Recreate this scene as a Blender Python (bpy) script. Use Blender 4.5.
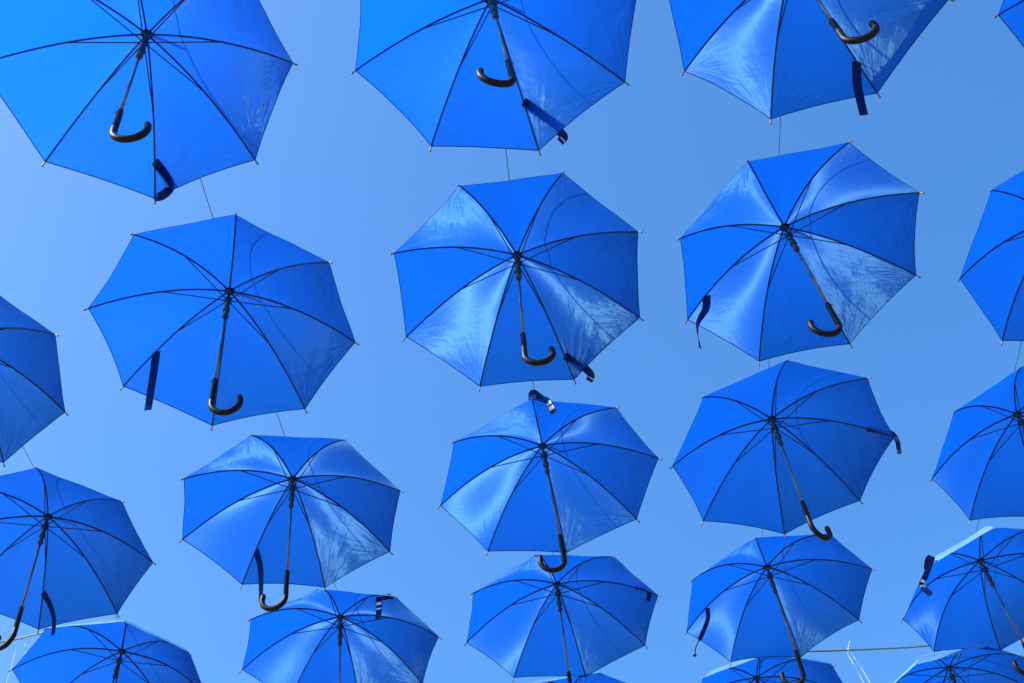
import bpy, math, random
from mathutils import Vector, Matrix, Quaternion

for o in list(bpy.data.objects): bpy.data.objects.remove(o)
scene = bpy.context.scene
col = scene.collection
R = math.radians
EYE = 1.6

SKY_STR, SKY_AIR, SKY_DUST, SKY_OZ = 0.15, 1.0, 1.8, 7.5
SKY_SAT, SKY_HUE = 1.17, .498
SUN_STR, EXPO = 5.0, 1.20
FAB_T, SEAM_T = (0.0, 0.030, 0.20), (0.0, 0.003, 0.03)
FAB_D, FAB_G, FAB_OUT = (0.0, 0.003, 0.03), (0.0005, 0.0015, 0.004), (0.22, 0.42, 0.46)
HAIR_A, HAIR_B, HR_U, HR_V = (0.016, 0.040, 0.048), (0.012, 0.030, 0.038), 0.018, 0.38
GLOW, GLOW_R, GLOW_I = (0.0, 0.028, 0.05), 0.72, 1.4
BUMP = 0.0095

# ---------------------------------------------------------------- camera
FOCAL_PX, ELEV, ROLL = 1330.99, 0.84713, -0.12974
cd = bpy.data.cameras.new('camera'); cam = bpy.data.objects.new('camera', cd); col.objects.link(cam)
cd.sensor_fit = 'HORIZONTAL'; cd.sensor_width = 36.0; cd.lens = 36.0 * FOCAL_PX / 1024.0
cd.clip_start = 0.05; cd.clip_end = 5000
F = Vector((0, math.cos(ELEV), math.sin(ELEV)))
r0 = Vector((1, 0, 0)); u0 = Vector((0, -math.sin(ELEV), math.cos(ELEV)))
rv = r0 * math.cos(ROLL) + u0 * math.sin(ROLL); uv = u0 * math.cos(ROLL) - r0 * math.sin(ROLL)
m = Matrix((rv, uv, -F)).transposed().to_4x4(); m.translation = Vector((0, 0, EYE))
cam.matrix_world = m
scene.camera = cam
scene.render.resolution_x, scene.render.resolution_y = 1024, 683

# ---------------------------------------------------------------- sun and sky
S = Vector((-1.0, -0.42, 1.14)).normalized()          # towards the sun
sun_el = math.asin(S.z); sun_rot = math.atan2(S.x, S.y)
w = bpy.data.worlds.new('World'); scene.world = w; w.use_nodes = True
nt = w.node_tree; bg = nt.nodes['Background']
sky = nt.nodes.new('ShaderNodeTexSky'); sky.sky_type = 'NISHITA'; sky.sun_disc = False
sky.sun_elevation = sun_el; sky.sun_rotation = sun_rot
sky.air_density = SKY_AIR; sky.dust_density = SKY_DUST; sky.ozone_density = SKY_OZ
hs = nt.nodes.new('ShaderNodeHueSaturation'); hs.inputs['Saturation'].default_value = SKY_SAT; hs.inputs['Hue'].default_value = SKY_HUE
nt.links.new(sky.outputs[0], hs.inputs['Color']); nt.links.new(hs.outputs[0], bg.inputs[0]); bg.inputs[1].default_value = SKY_STR
sl = bpy.data.lights.new('sun', 'SUN'); sl.energy = SUN_STR; sl.angle = R(0.5); sl.color = (1.0, 0.96, 0.9)
so = bpy.data.objects.new('sun', sl); col.objects.link(so)
so.rotation_mode = 'QUATERNION'; so.rotation_quaternion = S.to_track_quat('Z', 'Y'); so.location = (-8, -3, 14)
scene.view_settings.view_transform = 'Standard'; scene.view_settings.look = 'None'
scene.view_settings.exposure = EXPO; scene.view_settings.gamma = 1.0
scene.view_settings.use_curve_mapping = False
scene.render.engine = 'CYCLES'
scene.cycles.max_bounces = 8; scene.cycles.transparent_max_bounces = 8

# ---------------------------------------------------------------- materials
def node(nt, t, **kw):
    n = nt.nodes.new(t)
    for k, v in kw.items(): setattr(n, k, v)
    return n
def mat(name):
    m = bpy.data.materials.new(name); m.use_nodes = True
    nt = m.node_tree; nt.nodes.clear()
    out = node(nt, 'ShaderNodeOutputMaterial')
    return m, nt, out
def simple(name, colr, rough, metal=0.0, var=0.12, scale=60, bump=0.0, spec=0.5):
    m, nt, out = mat(name)
    p = node(nt, 'ShaderNodeBsdfPrincipled')
    tc = node(nt, 'ShaderNodeTexCoord'); n = node(nt, 'ShaderNodeTexNoise'); n.inputs['Scale'].default_value = scale
    n.inputs['Detail'].default_value = 4
    nt.links.new(tc.outputs['Object'], n.inputs['Vector'])
    cr = node(nt, 'ShaderNodeValToRGB')
    cr.color_ramp.elements[0].position = 0.3; cr.color_ramp.elements[1].position = 0.7
    cr.color_ramp.elements[0].color = (*[c * (1 - var) for c in colr], 1)
    cr.color_ramp.elements[1].color = (*[min(1, c * (1 + var)) for c in colr], 1)
    nt.links.new(n.outputs[0], cr.inputs[0]); nt.links.new(cr.outputs[0], p.inputs['Base Color'])
    p.inputs['Roughness'].default_value = rough; p.inputs['Metallic'].default_value = metal
    p.inputs['Specular IOR Level'].default_value = spec
    if bump:
        b = node(nt, 'ShaderNodeBump'); b.inputs['Strength'].default_value = bump; b.inputs['Distance'].default_value = 0.002
        nt.links.new(n.outputs[0], b.inputs['Height']); nt.links.new(b.outputs[0], p.inputs['Normal'])
    nt.links.new(p.outputs[0], out.inputs[0])
    return m
M_rib = simple('dark_painted_steel', (0.016, 0.018, 0.03), 0.38, 0.6)
M_shaft = simple('grey_steel_shaft', (0.09, 0.1, 0.12), 0.32, 0.75, 0.25, 25)
M_plastic = simple('black_plastic', (0.012, 0.012, 0.014), 0.35, bump=0.2)
M_handle = simple('dark_lacquered_handle', (0.007, 0.005, 0.004), 0.45, 0.0, 0.4, 30, 0.15, 0.1)
M_tip = simple('nickel_tip', (0.10, 0.085, 0.07), 0.5, 0.6)
M_wire = simple('dark_wire', (0.03, 0.032, 0.04), 0.5, 0.4)
M_twine = simple('white_twine', (0.5, 0.52, 0.54), 0.8, 0, 0.1, 300)
M_patch = simple('silver_hook_patch', (0.42, 0.45, 0.48), 0.45, 0.1, 0.15, 90)

def rope_mat(name, c1, c2):
    m, nt, out = mat(name)
    p = node(nt, 'ShaderNodeBsdfPrincipled'); p.inputs['Roughness'].default_value = 0.8
    uvn = node(nt, 'ShaderNodeUVMap'); uvn.uv_map = 'UVMap'
    wv = node(nt, 'ShaderNodeTexWave'); wv.wave_type = 'BANDS'; wv.bands_direction = 'DIAGONAL'; wv.inputs['Scale'].default_value = 1.0
    wv.inputs['Distortion'].default_value = 0.4
    nt.links.new(uvn.outputs[0], wv.inputs['Vector'])
    cr = node(nt, 'ShaderNodeValToRGB'); cr.color_ramp.elements[0].color = (*c1, 1); cr.color_ramp.elements[1].color = (*c2, 1)
    cr.color_ramp.elements[0].position = .3; cr.color_ramp.elements[1].position = .6
    nt.links.new(wv.outputs['Fac'], cr.inputs[0]); nt.links.new(cr.outputs[0], p.inputs['Base Color'])
    b = node(nt, 'ShaderNodeBump'); b.inputs['Distance'].default_value = 0.002
    nt.links.new(wv.outputs['Fac'], b.inputs['Height']); nt.links.new(b.outputs[0], p.inputs['Normal'])
    nt.links.new(p.outputs[0], out.inputs[0]); return m
M_rope = rope_mat('twisted_rope', (0.10, 0.09, 0.085), (0.62, 0.62, 0.6))
M_cable = rope_mat('weathered_cable', (0.05, 0.045, 0.045), (0.22, 0.17, 0.13))

def fabric(name, strap=False):
    """thin woven polyester: diffuse both ways plus threads that scatter the sun forward in a cone"""
    m, nt, out = mat(name); L = nt.links.new
    oi = node(nt, 'ShaderNodeObjectInfo')
    a_edge = node(nt, 'ShaderNodeAttribute', attribute_name='edge')
    a_warp = node(nt, 'ShaderNodeAttribute', attribute_name='warp')
    a_weft = node(nt, 'ShaderNodeAttribute', attribute_name='weft')
    a_fa = node(nt, 'ShaderNodeAttribute', attribute_name='fold_a')
    a_fb = node(nt, 'ShaderNodeAttribute', attribute_name='fold_b')
    a_w = node(nt, 'ShaderNodeAttribute', attribute_name='weave')
    def math_(op, a, b=None):
        n = node(nt, 'ShaderNodeMath', operation=op)
        for i, v in enumerate((a, b)):
            if v is None: continue
            if isinstance(v, (int, float)): n.inputs[i].default_value = v
            else: L(v, n.inputs[i])
        return n.outputs[0]
    def noise(vec, scale, detail=2, rough=.5, dist=0):
        n = node(nt, 'ShaderNodeTexNoise'); n.inputs['Scale'].default_value = scale; n.inputs['Detail'].default_value = detail
        n.inputs['Roughness'].default_value = rough; n.inputs['Distortion'].default_value = dist
        L(vec, n.inputs['Vector']); return n.outputs[0]
    # folds fanning out of the two outer corners of each panel, a fine crumple all over
    h = None
    for a in (a_fa, a_fb):
        sp = node(nt, 'ShaderNodeSeparateXYZ'); L(a.outputs['Vector'], sp.inputs[0])
        cb = node(nt, 'ShaderNodeCombineXYZ')
        L(math_('MULTIPLY', sp.outputs[0], 4.8), cb.inputs[0]); L(math_('MULTIPLY', sp.outputs[1], 5.0), cb.inputs[1]); L(sp.outputs[2], cb.inputs[2])
        n = noise(cb.outputs[0], 1.5, 2, .45, .5)
        fall = math_('POWER', 2.718, math_('MULTIPLY', sp.outputs[1], -5.0))
        t = math_('MULTIPLY', math_('MULTIPLY', n, fall), math_('MULTIPLY', math_('MINIMUM', sp.outputs[1], .12), 5.0))
        h = t if h is None else math_('ADD', h, t)
    n2 = noise(a_w.outputs['Vector'], 8, 3, .5, .4)
    mp = node(nt, 'ShaderNodeMapping'); mp.inputs['Scale'].default_value = (34, 5, 1); L(a_w.outputs['Vector'], mp.inputs[0])
    n3 = noise(mp.outputs[0], 1.0, 3, .6, .8)
    mp2 = node(nt, 'ShaderNodeMapping'); mp2.inputs['Scale'].default_value = (7, 46, 1); L(a_w.outputs['Vector'], mp2.inputs[0])
    n4 = noise(mp2.outputs[0], 1.0, 3, .6, .8)
    hh = math_('ADD', math_('MULTIPLY', h, 1.0), math_('MULTIPLY', n2, .42))
    hh = math_('ADD', hh, math_('MULTIPLY', n3, .022)); hh = math_('ADD', hh, math_('MULTIPLY', n4, .022))
    bump = node(nt, 'ShaderNodeBump'); bump.inputs['Strength'].default_value = 1.0; bump.inputs['Distance'].default_value = BUMP
    L(hh, bump.inputs['Height']); N = bump.outputs[0]
    soft = node(nt, 'ShaderNodeBump'); soft.inputs['Strength'].default_value = 1.0; soft.inputs['Distance'].default_value = BUMP * .8
    L(hh, soft.inputs['Height']); ND = soft.outputs[0]
    def thread(a):
        vt = node(nt, 'ShaderNodeVectorTransform', vector_type='VECTOR', convert_from='OBJECT', convert_to='WORLD'); L(a.outputs['Vector'], vt.inputs[0])
        dt = node(nt, 'ShaderNodeVectorMath', operation='DOT_PRODUCT'); L(vt.outputs[0], dt.inputs[0]); L(N, dt.inputs[1])
        sc = node(nt, 'ShaderNodeVectorMath', operation='SCALE'); L(N, sc.inputs[0]); L(dt.outputs['Value'], sc.inputs['Scale'])
        sb = node(nt, 'ShaderNodeVectorMath', operation='SUBTRACT'); L(vt.outputs[0], sb.inputs[0]); L(sc.outputs[0], sb.inputs[1])
        nm = node(nt, 'ShaderNodeVectorMath', operation='NORMALIZE'); L(sb.outputs[0], nm.inputs[0]); return nm.outputs[0]
    # seam and hem are two layers of cloth
    seam = node(nt, 'ShaderNodeMapRange'); seam.inputs['From Min'].default_value = .0032; seam.inputs['From Max'].default_value = .0042
    se = node(nt, 'ShaderNodeSeparateXYZ'); L(a_edge.outputs['Vector'], se.inputs[0])
    L(math_('MINIMUM', se.outputs[0], se.outputs[1]), seam.inputs['Value'])
    def mixc(fac, c1, c2):
        n = node(nt, 'ShaderNodeMix', data_type='RGBA')
        L(fac, n.inputs[0]); n.inputs[6].default_value = (*c1, 1); n.inputs[7].default_value = (*c2, 1); return n.outputs[2]
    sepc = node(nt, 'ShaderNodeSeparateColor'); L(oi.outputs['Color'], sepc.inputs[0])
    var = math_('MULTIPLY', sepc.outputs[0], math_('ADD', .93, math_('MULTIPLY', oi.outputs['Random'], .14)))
    tcol = mixc(seam.outputs[0], SEAM_T, FAB_T)
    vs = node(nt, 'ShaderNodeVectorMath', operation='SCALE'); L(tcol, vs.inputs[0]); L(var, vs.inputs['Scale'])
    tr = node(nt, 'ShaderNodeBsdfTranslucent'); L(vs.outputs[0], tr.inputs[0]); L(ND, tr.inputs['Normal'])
    df = node(nt, 'ShaderNodeBsdfDiffuse'); df.inputs[0].default_value = (*FAB_D, 1); L(ND, df.inputs['Normal'])
    # the water-repellent outer face is shinier than the inner one
    geo = node(nt, 'ShaderNodeNewGeometry')
    gl = node(nt, 'ShaderNodeBsdfGlossy'); L(mixc(geo.outputs['Backfacing'], FAB_OUT, FAB_G), gl.inputs['Color']); gl.inputs['Roughness'].default_value = .42; L(N, gl.inputs['Normal'])
    add = node(nt, 'ShaderNodeAddShader'); L(df.outputs[0], add.inputs[0]); L(tr.outputs[0], add.inputs[1])
    add0 = node(nt, 'ShaderNodeAddShader'); L(add.outputs[0], add0.inputs[0]); L(gl.outputs[0], add0.inputs[1])
    last = add0
    for a, cA, ru, rvv in ((a_warp, HAIR_A, HR_U, HR_V), (a_weft, HAIR_B, HR_U, HR_V)):
        hb = node(nt, 'ShaderNodeBsdfHair', component='Transmission')
        L(mixc(seam.outputs[0], tuple(c * .2 for c in cA), cA), hb.inputs['Color'])
        hb.inputs['RoughnessU'].default_value = ru; hb.inputs['RoughnessV'].default_value = rvv
        L(thread(a), hb.inputs['Tangent'])
        ad = node(nt, 'ShaderNodeAddShader'); L(last.outputs[0], ad.inputs[0]); L(hb.outputs[0], ad.inputs[1]); last = ad
    rf = node(nt, 'ShaderNodeBsdfRefraction'); rf.inputs['Color'].default_value = (*GLOW, 1); rf.inputs['Roughness'].default_value = GLOW_R; rf.inputs['IOR'].default_value = GLOW_I
    ad = node(nt, 'ShaderNodeAddShader'); L(last.outputs[0], ad.inputs[0]); L(rf.outputs[0], ad.inputs[1]); last = ad
    L(last.outputs[0], out.inputs[0])
    return m
M_fab = fabric('blue_umbrella_cloth')
def strap_mat():
    m, nt, out = mat('navy_strap_cloth'); L = nt.links.new
    tc = node(nt, 'ShaderNodeTexCoord'); n = node(nt, 'ShaderNodeTexNoise'); n.inputs['Scale'].default_value = 40; L(tc.outputs['Object'], n.inputs[0])
    df = node(nt, 'ShaderNodeBsdfDiffuse'); df.inputs[0].default_value = (.0015, .012, .075, 1)
    tr = node(nt, 'ShaderNodeBsdfTranslucent'); tr.inputs[0].default_value = (.0, .005, .05, 1)
    b = node(nt, 'ShaderNodeBump'); b.inputs['Distance'].default_value = .004; L(n.outputs[0], b.inputs['Height'])
    L(b.outputs[0], df.inputs['Normal']); L(b.outputs[0], tr.inputs['Normal'])
    gl = node(nt, 'ShaderNodeBsdfGlossy'); gl.inputs[0].default_value = (.006, .008, .014, 1); gl.inputs['Roughness'].default_value = .35; L(b.outputs[0], gl.inputs['Normal'])
    a = node(nt, 'ShaderNodeAddShader'); L(df.outputs[0], a.inputs[0]); L(tr.outputs[0], a.inputs[1])
    a2 = node(nt, 'ShaderNodeAddShader'); L(a.outputs[0], a2.inputs[0]); L(gl.outputs[0], a2.inputs[1])
    L(a2.outputs[0], out.inputs[0]); return m
M_strap = strap_mat()

# ---------------------------------------------------------------- mesh helpers
class MB:
    def __init__(s): s.v = []; s.f = []; s.uv = []
    def ring_tube(s, pts, rads, n=8, cap=True):
        pts = [Vector(p) for p in pts]
        if not hasattr(rads, '__len__'): rads = [rads] * len(pts)
        t0 = (pts[1] - pts[0]).normalized()
        up = Vector((0, 0, 1)) if abs(t0.z) < .9 else Vector((1, 0, 0))
        nrm = t0.cross(up).normalized(); base = len(s.v); ln = 0
        for i, p in enumerate(pts):
            if i == 0: t = t0
            elif i == len(pts) - 1: t = (pts[i] - pts[i - 1]).normalized()
            else: t = ((pts[i] - pts[i - 1]).normalized() + (pts[i + 1] - pts[i]).normalized()).normalized()
            nrm = (nrm - t * nrm.dot(t)).normalized(); b = t.cross(nrm)
            if i: ln += (pts[i] - pts[i - 1]).length
            for k in range(n):
                a = 2 * math.pi * k / n
                s.v.append(p + (nrm * math.cos(a) + b * math.sin(a)) * rads[i]); s.uv.append((ln, k / n))
        for i in range(len(pts) - 1):
            for k in range(n):
                k2 = (k + 1) % n
                s.f.append((base + i * n + k, base + i * n + k2, base + (i + 1) * n + k2, base + (i + 1) * n + k))
        if cap:
            s.f.append(tuple(base + k for k in range(n - 1, -1, -1))); e = base + (len(pts) - 1) * n
            s.f.append(tuple(e + k for k in range(n)))
        return s
    def build(s, name, material, parent=None, smooth=True, uv=None):
        me = bpy.data.meshes.new(name); me.from_pydata([tuple(v) for v in s.v], [], s.f)
        me.materials.append(material)
        if smooth: me.polygons.foreach_set('use_smooth', [True] * len(me.polygons))
        if uv:
            ul = me.uv_layers.new(name='UVMap')
            for lp in me.loops:
                u, v = s.uv[lp.vertex_index]; ul.data[lp.index].uv = (u * uv[0], v * uv[1])
        o = bpy.data.objects.new(name, me); col.objects.link(o)
        if parent: o.parent = parent
        return o
def lathe(mb, prof, c=(0, 0), n=16):
    """prof: list of (z, radius) down the shaft"""
    return mb.ring_tube([(c[0], c[1], z) for z, r in prof], [max(r, 1e-4) for z, r in prof], n)

def catmull(P, n):
    P = [Vector(p) for p in P]; Q = [P[0] * 2 - P[1]] + P + [P[-1] * 2 - P[-2]]; out = []
    for i in range(1, len(Q) - 2):
        for k in range(n):
            t = k / n; a, b, c, d = Q[i - 1:i + 3]
            out.append(.5 * ((2 * b) + (c - a) * t + (2 * a - 5 * b + 4 * c - d) * t * t + (3 * b - a - 3 * c + d) * t ** 3))
    out.append(P[-1]); return out

FIT = {
    'B1': ([-1.1046, 2.1167, 4.2166, 0.0005, 0.0771, 0.137, -0.0953], [[0.5224, -0.0029], [0.3653, 0.3691], [-0.0045, 0.5236], [-0.3648, 0.3695], [-0.52, 0.0], [-0.3677, -0.3677], [-0.0, -0.52], [0.3677, -0.3677]]),
    'C1': ([0.082, 2.1992, 4.313, -0.0346, 0.1159, 0.5972, 2.8576], [[0.5193, -0.0038], [0.3654, 0.3673], [-0.002, 0.5192], [-0.3702, 0.3696], [-0.52, 0.0], [-0.3677, -0.3677], [-0.0, -0.52], [0.3677, -0.3677]]),
    'D1': ([1.1584, 2.2182, 4.3408, 0.0202, 0.1117, 0.2384, -0.4727], [[0.5192, -0.0045], [0.3675, 0.3741], [-0.0027, 0.5186], [-0.3633, 0.3677], [-0.52, 0.0], [-0.3677, -0.3677], [-0.0, -0.52], [0.3677, -0.3677]]),
    'B2': ([-1.093, 3.2606, 4.2128, 0.0002, 0.0755, -0.4627, 0.5308], [[0.5191, -0.0011], [0.3716, 0.3663], [-0.0037, 0.5242], [-0.3692, 0.369], [-0.5201, -0.0012], [-0.3654, -0.3678], [0.0028, -0.5199], [0.3658, -0.3698]]),
    'C2': ([0.0656, 3.308, 4.2643, 0.0379, 0.1222, -0.3624, 0.3727], [[0.5224, -0.005], [0.367, 0.3679], [-0.0045, 0.5237], [-0.3702, 0.3681], [-0.5193, 0.0016], [-0.3664, -0.3681], [0.0003, -0.5092], [0.3712, -0.3759]]),
    'D2': ([1.1577, 3.345, 4.2671, -0.04, 0.101, -0.4365, 3.7086], [[0.519, 0.0007], [0.3664, 0.3636], [-0.0017, 0.5241], [-0.3638, 0.3743], [-0.521, -0.0014], [-0.3676, -0.3675], [0.0042, -0.5206], [0.3666, -0.3693]]),
    'E2': ([2.3065, 3.4707, 4.2536, -0.0147, 0.1487, -0.1485, 0.0], [[0.52, 0.0], [0.3677, 0.3677], [0.0, 0.52], [-0.3669, 0.3692], [-0.5215, 0.0017], [-0.3671, -0.3702], [-0.0, -0.52], [0.3677, -0.3677]]),
    'A2': ([-2.2718, 3.3706, 4.2876, -0.0273, 0.0824, -0.1912, 0.0], [[0.5207, -0.0014], [0.3674, 0.3693], [-0.0004, 0.5199], [-0.3677, 0.3677], [-0.52, 0.0], [-0.3677, -0.3677], [-0.0, -0.52], [0.3677, -0.3677]]),
    'A3': ([-2.2433, 4.4895, 4.2865, -0.0081, 0.094, -0.4837, 3.1568], [[0.5187, 0.0015], [0.3643, 0.373], [-0.0025, 0.5223], [-0.3658, 0.3681], [-0.52, 0.0], [-0.3677, -0.3677], [-0.0, -0.52], [0.3671, -0.3711]]),
    'A4': ([-2.2691, 5.7069, 4.4006, 0.0596, 0.095, -0.406, 0.0], [[0.5163, -0.0047], [0.3677, 0.3677], [0.0, 0.52], [-0.3677, 0.3677], [-0.52, 0.0], [-0.3641, -0.3672], [-0.0, -0.52], [0.3701, -0.3654]]),
    'B3': ([-1.0832, 4.4318, 4.2671, -0.0074, 0.0548, -0.121, 3.1531], [[0.5212, 0.0012], [0.3659, 0.371], [0.0004, 0.5154], [-0.3667, 0.3702], [-0.5188, -0.0034], [-0.3703, -0.3632], [0.0005, -0.518], [0.3712, -0.3744]]),
    'B4': ([-1.0688, 5.5483, 4.316, -0.0097, 0.0376, -0.0388, 0.0], [[0.5217, -0.0022], [0.3677, 0.3677], [0.0, 0.52], [-0.3677, 0.3677], [-0.5171, 0.0036], [-0.3692, -0.3763], [0.0015, -0.5161], [0.3664, -0.366]]),
    'C3': ([0.0773, 4.4766, 4.3133, -0.0335, 0.0413, -0.0802, 3.3085], [[0.5166, 0.0013], [0.3684, 0.3761], [0.0013, 0.506], [-0.3663, 0.3795], [-0.5191, 0.005], [-0.3742, -0.3696], [0.0095, -0.5239], [0.3658, -0.3672]]),
    'C4': ([0.0676, 5.5593, 4.3531, 0.0047, 0.0507, -0.1823, 0.0], [[0.5187, 0.0006], [0.3665, 0.3724], [0.0011, 0.5106], [-0.3668, 0.3715], [-0.5188, -0.0035], [-0.3687, -0.365], [0.0009, -0.5217], [0.3686, -0.3707]]),
    'D3': ([1.1415, 4.4448, 4.2625, 0.0055, 0.1087, 0.0039, 0.6622], [[0.51, -0.0056], [0.37, 0.3637], [0.0129, 0.5217], [-0.38, 0.3699], [-0.5153, 0.0037], [-0.3654, -0.3757], [0.0053, -0.5229], [0.3674, -0.3684]]),
    'D4': ([1.185, 5.6912, 4.3887, -0.0218, 0.0679, -0.2645, 3.2878], [[0.5151, -0.0036], [0.3662, 0.3672], [-0.0004, 0.5197], [-0.3661, 0.3678], [-0.5166, 0.0098], [-0.3711, -0.3706], [0.0065, -0.5206], [0.3677, -0.3677]]),
    'E3': ([2.3822, 4.7725, 4.3972, -0.0089, 0.1016, -0.2298, 0.0], [[0.52, 0.0], [0.3677, 0.3677], [0.0, 0.52], [-0.3766, 0.3706], [-0.5189, 0.0086], [-0.3524, -0.3722], [-0.014, -0.5176], [0.3677, -0.3677]]),
    'E4': ([2.3455, 5.8629, 4.3799, -0.0288, 0.0543, -0.1614, 3.5276], [[0.52, 0.0], [0.3677, 0.3677], [0.0008, 0.5146], [-0.3695, 0.3704], [-0.5192, 0.014], [-0.3609, -0.3586], [0.0042, -0.5319], [0.3677, -0.3677]]),
    'D5': ([1.1531, 6.6943, 4.3829, 0.0084, 0.0617, 0.0237, 0.0], [[0.52, 0.0], [0.3677, 0.3677], [0.0, 0.52], [-0.3677, 0.3677], [-0.52, 0.0], [-0.3639, -0.3685], [-0.0, -0.52], [0.3615, -0.3683]]),
    'E5': ([2.256, 6.7232, 4.3042, 0.0241, 0.0139, 0.1544, 0.0], [[0.52, 0.0], [0.3677, 0.3677], [0.0, 0.52], [-0.3677, 0.3677], [-0.52, 0.0], [-0.3683, -0.3679], [-0.0, -0.52], [0.3677, -0.3677]]),
    'C5': ([0.0619, 6.4852, 4.3048, -0.012, 0.0242, 0.3413, 0.0], [[0.52, 0.0], [0.3677, 0.3677], [0.0, 0.52], [-0.3677, 0.3677], [-0.52, 0.0], [-0.3677, -0.3677], [-0.0, -0.5206], [0.3677, -0.3677]]),
    'E1': ([2.4059, 2.3059, 4.2195, 0.2997, 0.027, -0.2674, 0.0], [[0.52, 0.0], [0.3677, 0.3677], [0.0, 0.52], [-0.3587, 0.3785], [-0.5321, -0.014], [-0.3644, -0.3594], [-0.0, -0.52], [0.3677, -0.3677]]),
}
STRAPS = {
    'B1': [[-1.164, 2.505, 5.63], [-1.14, 2.537, 5.604], [-1.12, 2.573, 5.564], [-1.148, 2.593, 5.544], [-1.19, 2.61, 5.559]],
    'C1': [[0.152, 2.533, 5.751], [0.207, 2.579, 5.735], [0.264, 2.635, 5.695], [0.281, 2.648, 5.665], [0.264, 2.654, 5.645]],
    'D1': [[1.361, 2.544, 5.747], [1.344, 2.582, 5.671], [1.336, 2.605, 5.601], [1.329, 2.625, 5.521]],
    'B2': [[-1.413, 3.41, 5.677], [-1.418, 3.431, 5.591], [-1.426, 3.454, 5.501], [-1.433, 3.475, 5.411]],
    'C2': [[0.206, 3.684, 5.64], [0.254, 3.704, 5.614], [0.286, 3.722, 5.584], [0.302, 3.731, 5.554], [0.29, 3.734, 5.524]],
    'D2': [[0.803, 3.496, 5.684], [0.79, 3.516, 5.628], [0.744, 3.538, 5.558], [0.731, 3.562, 5.448]],
    'A3': [[-2.35, 4.826, 5.722], [-2.316, 4.858, 5.666], [-2.294, 4.885, 5.596], [-2.294, 4.907, 5.526]],
    'B3': [[-1.311, 4.719, 5.715], [-1.291, 4.736, 5.639], [-1.284, 4.75, 5.549], [-1.28, 4.754, 5.449]],
    'B4': [[-0.744, 5.192, 5.718], [-0.793, 5.248, 5.767], [-0.811, 5.202, 5.722], [-0.812, 5.208, 5.672], [-0.816, 5.196, 5.592]],
    'C3': [[0.054, 3.969, 5.702], [0.061, 3.982, 5.756], [0.093, 3.999, 5.736], [0.12, 3.989, 5.696], [0.138, 4.0, 5.636]],
    'C4': [[0.462, 5.479, 5.799], [0.506, 5.455, 5.773], [0.523, 5.474, 5.753], [0.51, 5.471, 5.703]],
    'D3': [[1.536, 4.425, 5.705], [1.589, 4.423, 5.679], [1.633, 4.424, 5.659], [1.648, 4.431, 5.619], [1.639, 4.431, 5.559]],
    'D4': [[0.838, 5.784, 5.843], [0.833, 5.808, 5.797], [0.797, 5.854, 5.747], [0.741, 5.835, 5.647], [0.731, 5.858, 5.627]],
    'E4': [[1.939, 5.554, 5.731], [1.97, 5.557, 5.795], [1.984, 5.524, 5.785], [1.935, 5.572, 5.715], [1.905, 5.597, 5.675], [1.933, 5.607, 5.615]],
}
# ---------------------------------------------------------------- umbrellas
DEPTH = 0.2492; RIM = 0.52; RS = (RIM * RIM + DEPTH * DEPTH) / (2 * DEPTH)
SHAFT = 0.7309; HOOK = 0.0502; FERR = 0.108
FAB_END = 0.974
def umb_matrix(p):
    x, y, z, tx, ty, psi, phi = p
    a = math.hypot(tx, ty) + 1e-12
    A = Matrix.Rotation(a, 4, Vector((-ty, tx, 0)).normalized()) @ Matrix.Rotation(psi, 4, 'Z')
    return Matrix.Translation((x, y, z + EYE)) @ A
# some frames bend more towards the rim than others
BEND = {'E4': 2.9, 'A4': 2.6, 'E5': 2.6, 'D5': 2.6, 'D4': 2.2, 'B4': 2.2}
bend = 2.0
def rib_point(tip, t):
    """point of a rib at fraction t of its arc, in the umbrella's own frame"""
    d = Vector((tip[0], tip[1])); q = .25 * t + .75 * (t * (1.06 - .06 * t * t))
    return Vector((d.x * q, d.y * q, -DEPTH * (.06 * q + .94 * q ** bend)))

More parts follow.
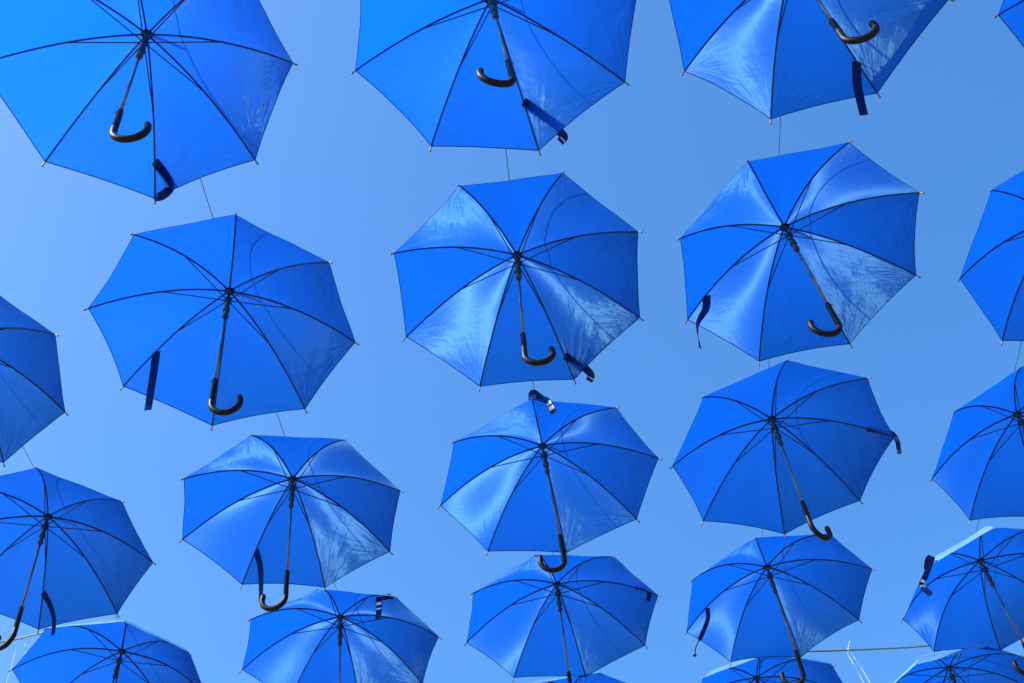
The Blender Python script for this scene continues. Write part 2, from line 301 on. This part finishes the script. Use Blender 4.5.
# how far the weave of each umbrella is cut off the middle of its panels, in degrees
SKEW = {'D1': -3.5, 'C3': -4.5, 'C2': 3, 'B3': 3.5, 'C4': 8, 'D4': 8, 'D2': 3, 'A4': 14, 'A3': 14}
PANEL_SKEW = {'D1': {0: 11}, 'C2': {5: 4, 1: 1.5}, 'E4': {3: 4}}
def make_canopy(tips, parent, rnd, skew=0, extra={}):
    NS, NT = 18, 22
    V, Fc, edge, warp, weft, fa, fb, wv = [], [], [], [], [], [], [], []
    for k in range(8):
        A, B = tips[k], tips[(k + 1) % 8]
        base = len(V)
        mid = (Vector(A) + Vector(B)).normalized()
        sk = R(skew + extra.get(k, 0) + rnd.uniform(-1.2, 1.2)); wf = [rnd.uniform(0, 6.28) for _ in range(3)]
        tang = Vector((-mid.y, mid.x))
        seedv = rnd.random() * 50; sag = .012 + rnd.uniform(-.008, .010)
        ph = [rnd.uniform(0, 6.28) for _ in range(6)]; am = [rnd.uniform(.4, 1.2) for _ in range(4)]
        belly = rnd.uniform(.0, .006)
        cA = rib_point(A, FAB_END); cB = rib_point(B, FAB_END)
        for j in range(NT + 1):
            for i in range(NS + 1):
                s = i / NS; t = j / NT
                q = 4 * s * (1 - s)
                tt = t * FAB_END * (1 - sag * q * t * t)
                pa, pb = rib_point(A, tt), rib_point(B, tt)
                P = pa.lerp(pb, s)
                # distance to seam and hem
                wid = (pa - pb).length
                ed = min(s, 1 - s) * wid; hem = (1 - t) * .56
                n = Vector((mid.x * P.length * 1.1, mid.y * P.length * 1.1, .75)).normalized()
                rA, rB = (P - cA).length, (P - cB).length
                bA = math.atan2((P - cA).dot(Vector((mid.x, mid.y, -.4))), abs((P - cA).dot(Vector((tang.x, tang.y, 0)))) + 1e-6)
                bB = math.atan2((P - cB).dot(Vector((mid.x, mid.y, -.4))), abs((P - cB).dot(Vector((tang.x, tang.y, 0)))) + 1e-6)
                d = q * (-belly * math.sin(math.pi * min(1, t)))
                d += q ** .6 * .0040 * am[0] * math.sin(bA * 17 + ph[0]) * math.exp(-rA / .13) * min(1, rA / .03)
                d += q ** .6 * .0040 * am[1] * math.sin(bB * 17 + ph[1]) * math.exp(-rB / .13) * min(1, rB / .03)
                d += q * t * .0018 * am[2] * math.sin(s * 9 + t * 3 + ph[2])
                d += q * t * .0010 * am[3] * math.sin(s * 4 + t * 11 + ph[3])
                V.append(P + n * d)
                edge.append((ed, hem, 0)); fa.append((bA, rA, seedv)); fb.append((bB, rB, seedv + 9))
                wv.append((P.xy.dot(tang) + seedv, P.length, seedv))
                sl = -DEPTH * (.06 + 1.88 * max(.01, tt)) / RIM
                ska = sk + R(4.0) * math.sin(s * 3.4 + t * 1.5 + wf[0]) + R(2.5) * math.sin(t * 5.0 - s * 2 + wf[1])
                wm = Vector((mid.x * math.cos(ska) - mid.y * math.sin(ska), mid.x * math.sin(ska) + mid.y * math.cos(ska)))
                warp.append(Vector((wm.x, wm.y, sl)).normalized()); weft.append(Vector((-wm.y, wm.x, 0)))
        for j in range(NT):
            for i in range(NS):
                a = base + j * (NS + 1) + i; c = a + NS + 1
                Fc.append((a, c, c + 1, a + 1))
    me = bpy.data.meshes.new('canopy'); me.from_pydata([tuple(v) for v in V], [], Fc); me.materials.append(M_fab)
    me.polygons.foreach_set('use_smooth', [True] * len(me.polygons))
    for nm, dat in (('edge', edge), ('warp', warp), ('weft', weft), ('fold_a', fa), ('fold_b', fb), ('weave', wv)):
        at = me.attributes.new(nm, 'FLOAT_VECTOR', 'POINT'); at.data.foreach_set('vector', [c for v in dat for c in v])
    me.update()
    o = bpy.data.objects.new('canopy', me); col.objects.link(o); o.parent = parent
    return o

def build_umbrella(key, label):
    global bend
    p, tips = FIT[key]; bend = BEND.get(key, 2.0)
    rnd = random.Random(sum(ord(c) * (i * 7 + 3) for i, c in enumerate(key)))
    root = bpy.data.objects.new('umbrella', None); col.objects.link(root)
    root.matrix_world = umb_matrix(p); root.empty_display_size = .1
    root['label'] = label; root['category'] = 'umbrella'; root['group'] = 'blue umbrellas hung in rows overhead'
    cloth = make_canopy(tips, root, rnd, SKEW.get(key, 0), PANEL_SKEW.get(key, {}))
    cloth.color = (LIGHT_GAIN.get(key, 1.0), 1, 1, 1)      # gain on cloth colour; raised values stand in for light reflected from below
    RUN = 0.068                                       # where the stretchers meet the runner
    for k in range(8):
        tip = tips[k]
        pts = [rib_point(tip, t) + Vector((0, 0, -.0042)) for t in [.015] + [i / 14 for i in range(1, 14)] + [.972]]
        rad = [.0027] * 6 + [.0027 - .0007 * i / 8 for i in range(9)]
        rib = MB().ring_tube(pts, rad, 6).build('rib', M_rib, root)
        jt = rib_point(tip, .455) + Vector((0, 0, -.0075))
        d = Vector((tip[0], tip[1], 0)).normalized()
        st = Vector((d.x * .011, d.y * .011, -RUN))
        mb = MB().ring_tube([st, st.lerp(jt, .5), jt], .0023, 6)
        mb.ring_tube([jt + Vector((0, 0, -.003)), jt + Vector((0, 0, .004))], .0036, 6)
        mb.build('stretcher', M_rib, rib)
        a, b = rib_point(tip, .962), rib_point(tip, 1.0)
        e = (b - a).normalized()
        MB().ring_tube([a - Vector((0, 0, .003)), a.lerp(b, .6) - Vector((0, 0, .003)), b - e * .006 - Vector((0, 0, .003)), b - e * .003 - Vector((0, 0, .003)), b - Vector((0, 0, .003)), b + e * .0015 - Vector((0, 0, .003))],
                       [.0026, .0026, .0028, .0042, .0036, .001], 8).build('rib_tip', M_tip, rib)
    # centre pole, crown, runner, ferrule
    lathe(MB(), [(-.004, .0055), (-SHAFT + .15, .0055)], n=12).build('shaft', M_shaft, root)
    mb = MB(); lathe(mb, [(.001, .004), (.0, .013), (-.004, .0155), (-.012, .0155), (-.016, .011), (-.022, .009)])
    mb.build('crown', M_plastic, root)
    mb = MB(); lathe(mb, [(-RUN + .018, .0085), (-RUN + .016, .013), (-RUN + .008, .0155), (-RUN - .008, .0155), (-RUN - .012, .011), (-RUN - .05, .0105),
                          (-RUN - .052, .0135), (-RUN - .07, .0135), (-RUN - .072, .0095), (-RUN - .098, .0090), (-RUN - .1, .0125), (-RUN - .112, .012), (-RUN - .114, .007)])
    mb.build('runner', M_plastic, root)
    mb = MB(); lathe(mb, [(-.002, .02), (.003, .018), (.006, .0085), (.02, .0068), (FERR - .012, .0048), (FERR - .004, .0042), (FERR, .002)])
    mb.build('ferrule', M_plastic, root)
    # crook handle
    ph = p[6]
    hd = Vector((math.cos(ph), math.sin(ph), 0)); zz = Vector((0, 0, 1))
    pts, rad = [], []
    top = -SHAFT + .165
    for z, r in ((top, .0062), (top - .004, .0095), (top - .03, .0102), (top - .08, .0108), (-SHAFT + .03, .0112)):
        pts.append(zz * z); rad.append(r)
    hr = HOOK * 1.02
    for i in range(1, 17):
        a = math.pi * i / 16 * 1.08
        pts.append(hd * (hr - hr * math.cos(a)) + zz * (-SHAFT + .022 - hr * 1.05 * math.sin(a))); rad.append(.0115)
    t = (pts[-1] - pts[-2]).normalized()
    pts += [pts[-1] + t * .010, pts[-1] + t * .018, pts[-1] + t * .021]; rad += [.0118, .0095, .003]
    h = MB().ring_tube(pts, rad, 14).build('handle', M_handle, root)
    sd = Vector((-hd.x, -hd.y, 0))
    MB().ring_tube([sd * .007 + zz * (top - .012), sd * .016 + zz * (top - .012), sd * .018 + zz * (top - .012)], [.0045, .0042, .002], 8).build('release_button', M_tip, h)
    # closing strap
    if key in STRAPS:
        P = catmull(STRAPS[key], 7); inv = root.matrix_world.inverted()
        P = [inv @ q for q in P]
        ln = len(P); c = inv @ Vector((p[0], p[1], p[2] + EYE - .1))
        W = .017 if key not in ('C4', 'D3', 'D4') else .012
        mb = MB()
        for i, q in enumerate(P):
            t = (P[min(i + 1, ln - 1)] - P[max(i - 1, 0)]).normalized()
            side = t.cross(root.matrix_world.to_3x3().inverted() @ Vector((.1, .45, .9)))
            tw = TWIST.get(key, 0.0) * i / ln
            side = (side - t * side.dot(t)).normalized(); n2 = t.cross(side)
            side = side * math.cos(tw) + n2 * math.sin(tw); n2 = t.cross(side)
            w_ = W * (1.0 - .15 * (i / ln))
            if key in ('D4',) and i > ln * .62: w_ = .0025
            for sx, sy in ((-1, -1), (1, -1), (1, 1), (-1, 1)): mb.v.append(q + side * sx * w_ + n2 * sy * .0007)
        for i in range(ln - 1):
            for k in range(4):
                k2 = (k + 1) % 4; mb.f.append((i * 4 + k, i * 4 + k2, i * 4 + 4 + k2, i * 4 + 4 + k))
        mb.f.append((3, 2, 1, 0)); e = (ln - 1) * 4; mb.f.append((e, e + 1, e + 2, e + 3))
        st = mb.build('strap', M_strap, root, smooth=False)
        def patch(i0, i1, name, material, lift=.0018, shrink=.8):
            pm = MB(); n_ = 0
            for i in range(i0, i1 + 1):
                vs = [Vector(mb.v[i * 4 + k]) for k in range(4)]; cc = sum(vs, Vector()) / 4
                nn = (vs[3] - vs[0]).normalized()
                for sgn in (-1, 1):
                    for sx in (0, 1): pm.v.append(cc + (vs[sx] * .5 + vs[3 - sx] * .5 - cc) * shrink + nn * sgn * (.0007 + lift * .6))
                n_ += 1
            for i in range(n_ - 1):
                b0, b1 = i * 4, i * 4 + 4
                pm.f += [(b0, b0 + 1, b1 + 1, b1), (b0 + 2, b1 + 2, b1 + 3, b0 + 3), (b0, b1, b1 + 2, b0 + 2), (b0 + 1, b0 + 3, b1 + 3, b1 + 1)]
            b0 = 0; e0 = (n_ - 1) * 4
            pm.f += [(0, 2, 3, 1), (e0, e0 + 1, e0 + 3, e0 + 2)]
            pm.build(name, material, st, smooth=False)
        if key in ('C3',): patch(ln - 8, ln - 6, 'hook_patch', M_patch); patch(ln - 5, ln - 3, 'hook_patch', M_patch)
        if key in ('B4', 'E4'): patch(ln - 12, ln - 10, 'hook_patch', M_patch); patch(ln - 8, ln - 7, 'hook_patch', M_patch)
        if key in ('C1', 'C2'): patch(ln - 5, ln - 4, 'hook_patch', M_patch)
        if key in ('D4', 'D3'):
            q = P[-1]; d = (P[-1] - P[-3]).normalized()
            MB().ring_tube([q - d * .004, q + d * .004, q + d * .016, q + d * .02], [.003, .007, .011, .004], 8).build('strap_button', M_plastic, st)
    return root

LIGHT_GAIN = {'B1': 1.8, 'C1': 1.55, 'B2': 1.2, 'D3': .92, 'E3': .92}  # brighter canopies have the reflected light put into their transmission colour
TWIST = {'D2': 2.0, 'A3': .6, 'D4': .5, 'B3': .5}
LABELS = {
 'B1': 'largest royal blue umbrella, upper left, its strap looped against the bottom rib',
 'C1': 'royal blue umbrella cut by the top edge, its whole black handle hooked to the left',
 'D1': 'umbrella cut by the top edge, one panel brightly glossy, strap hanging past its hem',
 'E1': 'sliver of royal blue umbrella in the top right corner showing one rib tip',
 'A2': 'royal blue umbrella half cut by the left edge, no pole or handle in view',
 'B2': 'royal blue umbrella right under the largest one, dark strap hanging past its left hem',
 'C2': 'central royal blue umbrella with glossy wrinkled panels and its handle hooked to the right',
 'D2': 'royal blue umbrella with slanting pole and handle hooked left, twisted strap at its left tip',
 'E2': 'royal blue umbrella cut by the right edge, left panels only, no hub in view',
 'A3': 'umbrella with its handle cut by the left edge, strap hanging at its bottom rib',
 'B3': 'royal blue umbrella whose strap and brown hooked handle both cross its lower hem',
 'C3': 'royal blue umbrella with silver patches on the strap folded over its far rim',
 'D3': 'royal blue umbrella with a thin strap end dangling off its right rib tip',
 'E3': 'royal blue umbrella cut by the right edge straight through its hub, no strap',
 'A4': 'royal blue umbrella in the bottom left corner in front of the pale twisted rope',
 'B4': 'royal blue umbrella cut by the bottom edge, dark strap folded over its far right rim',
 'C4': 'small royal blue umbrella directly under the hooked handle of the one with silver patches',
 'D4': 'small royal blue umbrella with a black button dangling below its lower left hem',
 'E4': 'umbrella at lower right with a pale sunlit top rim, strap beside it',
 'C5': 'lowest middle umbrella, only a tiny blue arc peeking over the bottom edge',
 'D5': 'shallow top slice of a blue umbrella at the bottom edge beside the white twine',
 'E5': 'umbrella in the bottom right corner, mostly below the frame, hub just visible',
}
# ---------------------------------------------------------------- ground: pale street paving far below
def ground():
    m, nt, out = mat('stone_paving'); L = nt.links.new
    p = node(nt, 'ShaderNodeBsdfPrincipled'); p.inputs['Roughness'].default_value = .8
    tc = node(nt, 'ShaderNodeTexCoord')
    br = node(nt, 'ShaderNodeTexBrick'); br.inputs['Scale'].default_value = 1.6
    br.inputs['Color1'].default_value = (.2, .18, .16, 1); br.inputs['Color2'].default_value = (.16, .15, .13, 1); br.inputs['Mortar'].default_value = (.14, .13, .12, 1)
    br.inputs['Mortar Size'].default_value = .012
    L(tc.outputs['Object'], br.inputs['Vector']); L(br.outputs['Color'], p.inputs['Base Color']); L(p.outputs[0], out.inputs[0])
    me = bpy.data.meshes.new('ground'); s = 1500
    me.from_pydata([(-s, -s, 0), (s, -s, 0), (s, s, 0), (-s, s, 0)], [], [(0, 1, 2, 3)]); me.materials.append(m)
    o = bpy.data.objects.new('ground', me); col.objects.link(o); o['kind'] = 'structure'
ground()

for k in FIT: build_umbrella(k, LABELS[k])

# ---------------------------------------------------------------- wires the umbrellas hang from, one per column
def ferrule_top(k): return umb_matrix(FIT[k][0]) @ Vector((0, 0, FERR + .002))
COLS = {'A': ('A2', 'A3', 'A4'), 'B': ('B1', 'B2', 'B3', 'B4'), 'C': ('C1', 'C2', 'C3', 'C4', 'C5'), 'D': ('D1', 'D2', 'D3', 'D4', 'D5'), 'E': ('E1', 'E2', 'E3', 'E4', 'E5')}
WLAB = {'A': 'thin dark wire seen in the gap between the two umbrellas cut by the left edge',
        'B': 'thin dark wire slanting down from the hem of the largest umbrella, upper left',
        'C': 'thin dark wire seen just above and below the central umbrella',
        'D': 'thin vertical dark wire below the top umbrella that has one glossy panel',
        'E': 'thin dark wire above the right edge umbrellas, seen in the short gaps between them'}
def top_tag(o, label, cat, group=None):
    o['label'] = label; o['category'] = cat
    if group: o['group'] = group
for c, ks in COLS.items():
    T = [ferrule_top(k) for k in ks]
    first, last = T[0], T[-1]
    step = (T[-1] - T[0]) / (len(T) - 1)
    pre = [Vector((first.x, first.y - 1.1 * i, 4.4 + EYE + .04 * i)) for i in (5, 3, 1)]
    post = [Vector((last.x + .01 * i, last.y + 1.1 * i, 4.4 + EYE + .03 * i)) for i in (1, 3, 5)]
    pts = pre + T + post
    P = []
    for i in range(len(pts) - 1):
        a, b = pts[i], pts[i + 1]
        for k in range(8):
            t = k / 8; q = a.lerp(b, t); q.z -= .012 * 4 * t * (1 - t); P.append(q)
    P.append(pts[-1])
    w_ = MB().ring_tube(P, .0016, 6).build('hanging_wire', M_wire)
    top_tag(w_, WLAB[c], 'wire', 'wires the umbrella columns hang from')

# ---------------------------------------------------------------- cross cable with white ties
def rope(pts, r, name, material, label, uvs):
    P = catmull(pts, 6)
    o = MB().ring_tube(P, r, 8).build(name, material, uv=uvs)
    top_tag(o, label, 'rope' if 'rope' in name else 'cable'); return o
ZC = 4.37 + EYE
ZR = 4.95 + EYE
rope([(-6.2, 6.46, ZR - .1), (-4.7, 6.37, ZR - .03), (-3.289, 6.203, ZR), (-3.154, 6.187, ZR), (-2.7, 6.13, ZR), (-2.42, 6.2, ZR), (-2.36, 6.8, ZR + .02), (-2.32, 8.6, ZR + .05)],
     .0062, 'twisted_rope', M_rope, 'pale twisted rope at the left edge behind the bottom left umbrella', (160, 6.28))
rope([(1.118, 6.60, ZC + .07), (1.20, 6.475, ZC), (1.4195, 6.482, ZC), (1.60, 6.512, ZC), (1.967, 6.566, ZC), (2.139, 6.5835, ZC), (2.5, 6.62, ZC + .01), (3.4, 6.70, ZC + .05), (5.2, 6.9, ZC + .2)],
     .0052, 'support_cable', M_cable, 'weathered brown cable stretched between the umbrellas at the lower right', (120, 6.28))
def twine(name, strands, label):
    root = bpy.data.objects.new(name, None); col.objects.link(root); root.location = strands[0][0]
    top_tag(root, label, 'twine')
    for i, s in enumerate(strands):
        P = [Vector(q) - root.location for q in catmull(s, 6)]
        MB().ring_tube(P, .0019, 6).build('strand', M_twine, root)
K = Vector((1.675, 6.523, ZC))
twine('white_twine', [
    [K + Vector((0, 0, .008)), K + Vector((.012, -.012, .03)), K + Vector((.02, -.02, .045))],
    [K + Vector((.0, -.009, .004)), K + Vector((-.004, .02, -.012)), K + Vector((.02, .03, -.12)), K + Vector((.05, .05, -.28)), K + Vector((.08, .07, -.5))],
    [K + Vector((.0, .009, .004)), K + Vector((.018, .02, -.02)), K + Vector((.05, .03, -.12)), K + Vector((.085, .05, -.28)), K + Vector((.12, .07, -.5))],
    [K + Vector((-.006, -.008, 0)), K + Vector((0, 0, .009)), K + Vector((.006, .009, 0)), K + Vector((.003, 0, -.009)), K + Vector((-.003, -.008, 0))],
], 'white twine knotted round the brown cable, its two ends hanging down')
K2 = Vector((-3.10, 6.180, ZR))
twine('white_twine', [
    [K2 + Vector((.0, -.009, .006)), K2 + Vector((-.004, .015, -.014)), K2 + Vector((-.01, .03, -.12)), K2 + Vector((-.03, .05, -.3))],
    [K2 + Vector((.02, .009, .006)), K2 + Vector((.04, .02, -.014)), K2 + Vector((.06, .03, -.12)), K2 + Vector((.08, .05, -.3))],
], 'white twine ends hanging under the left rim tip of the bottom left umbrella')
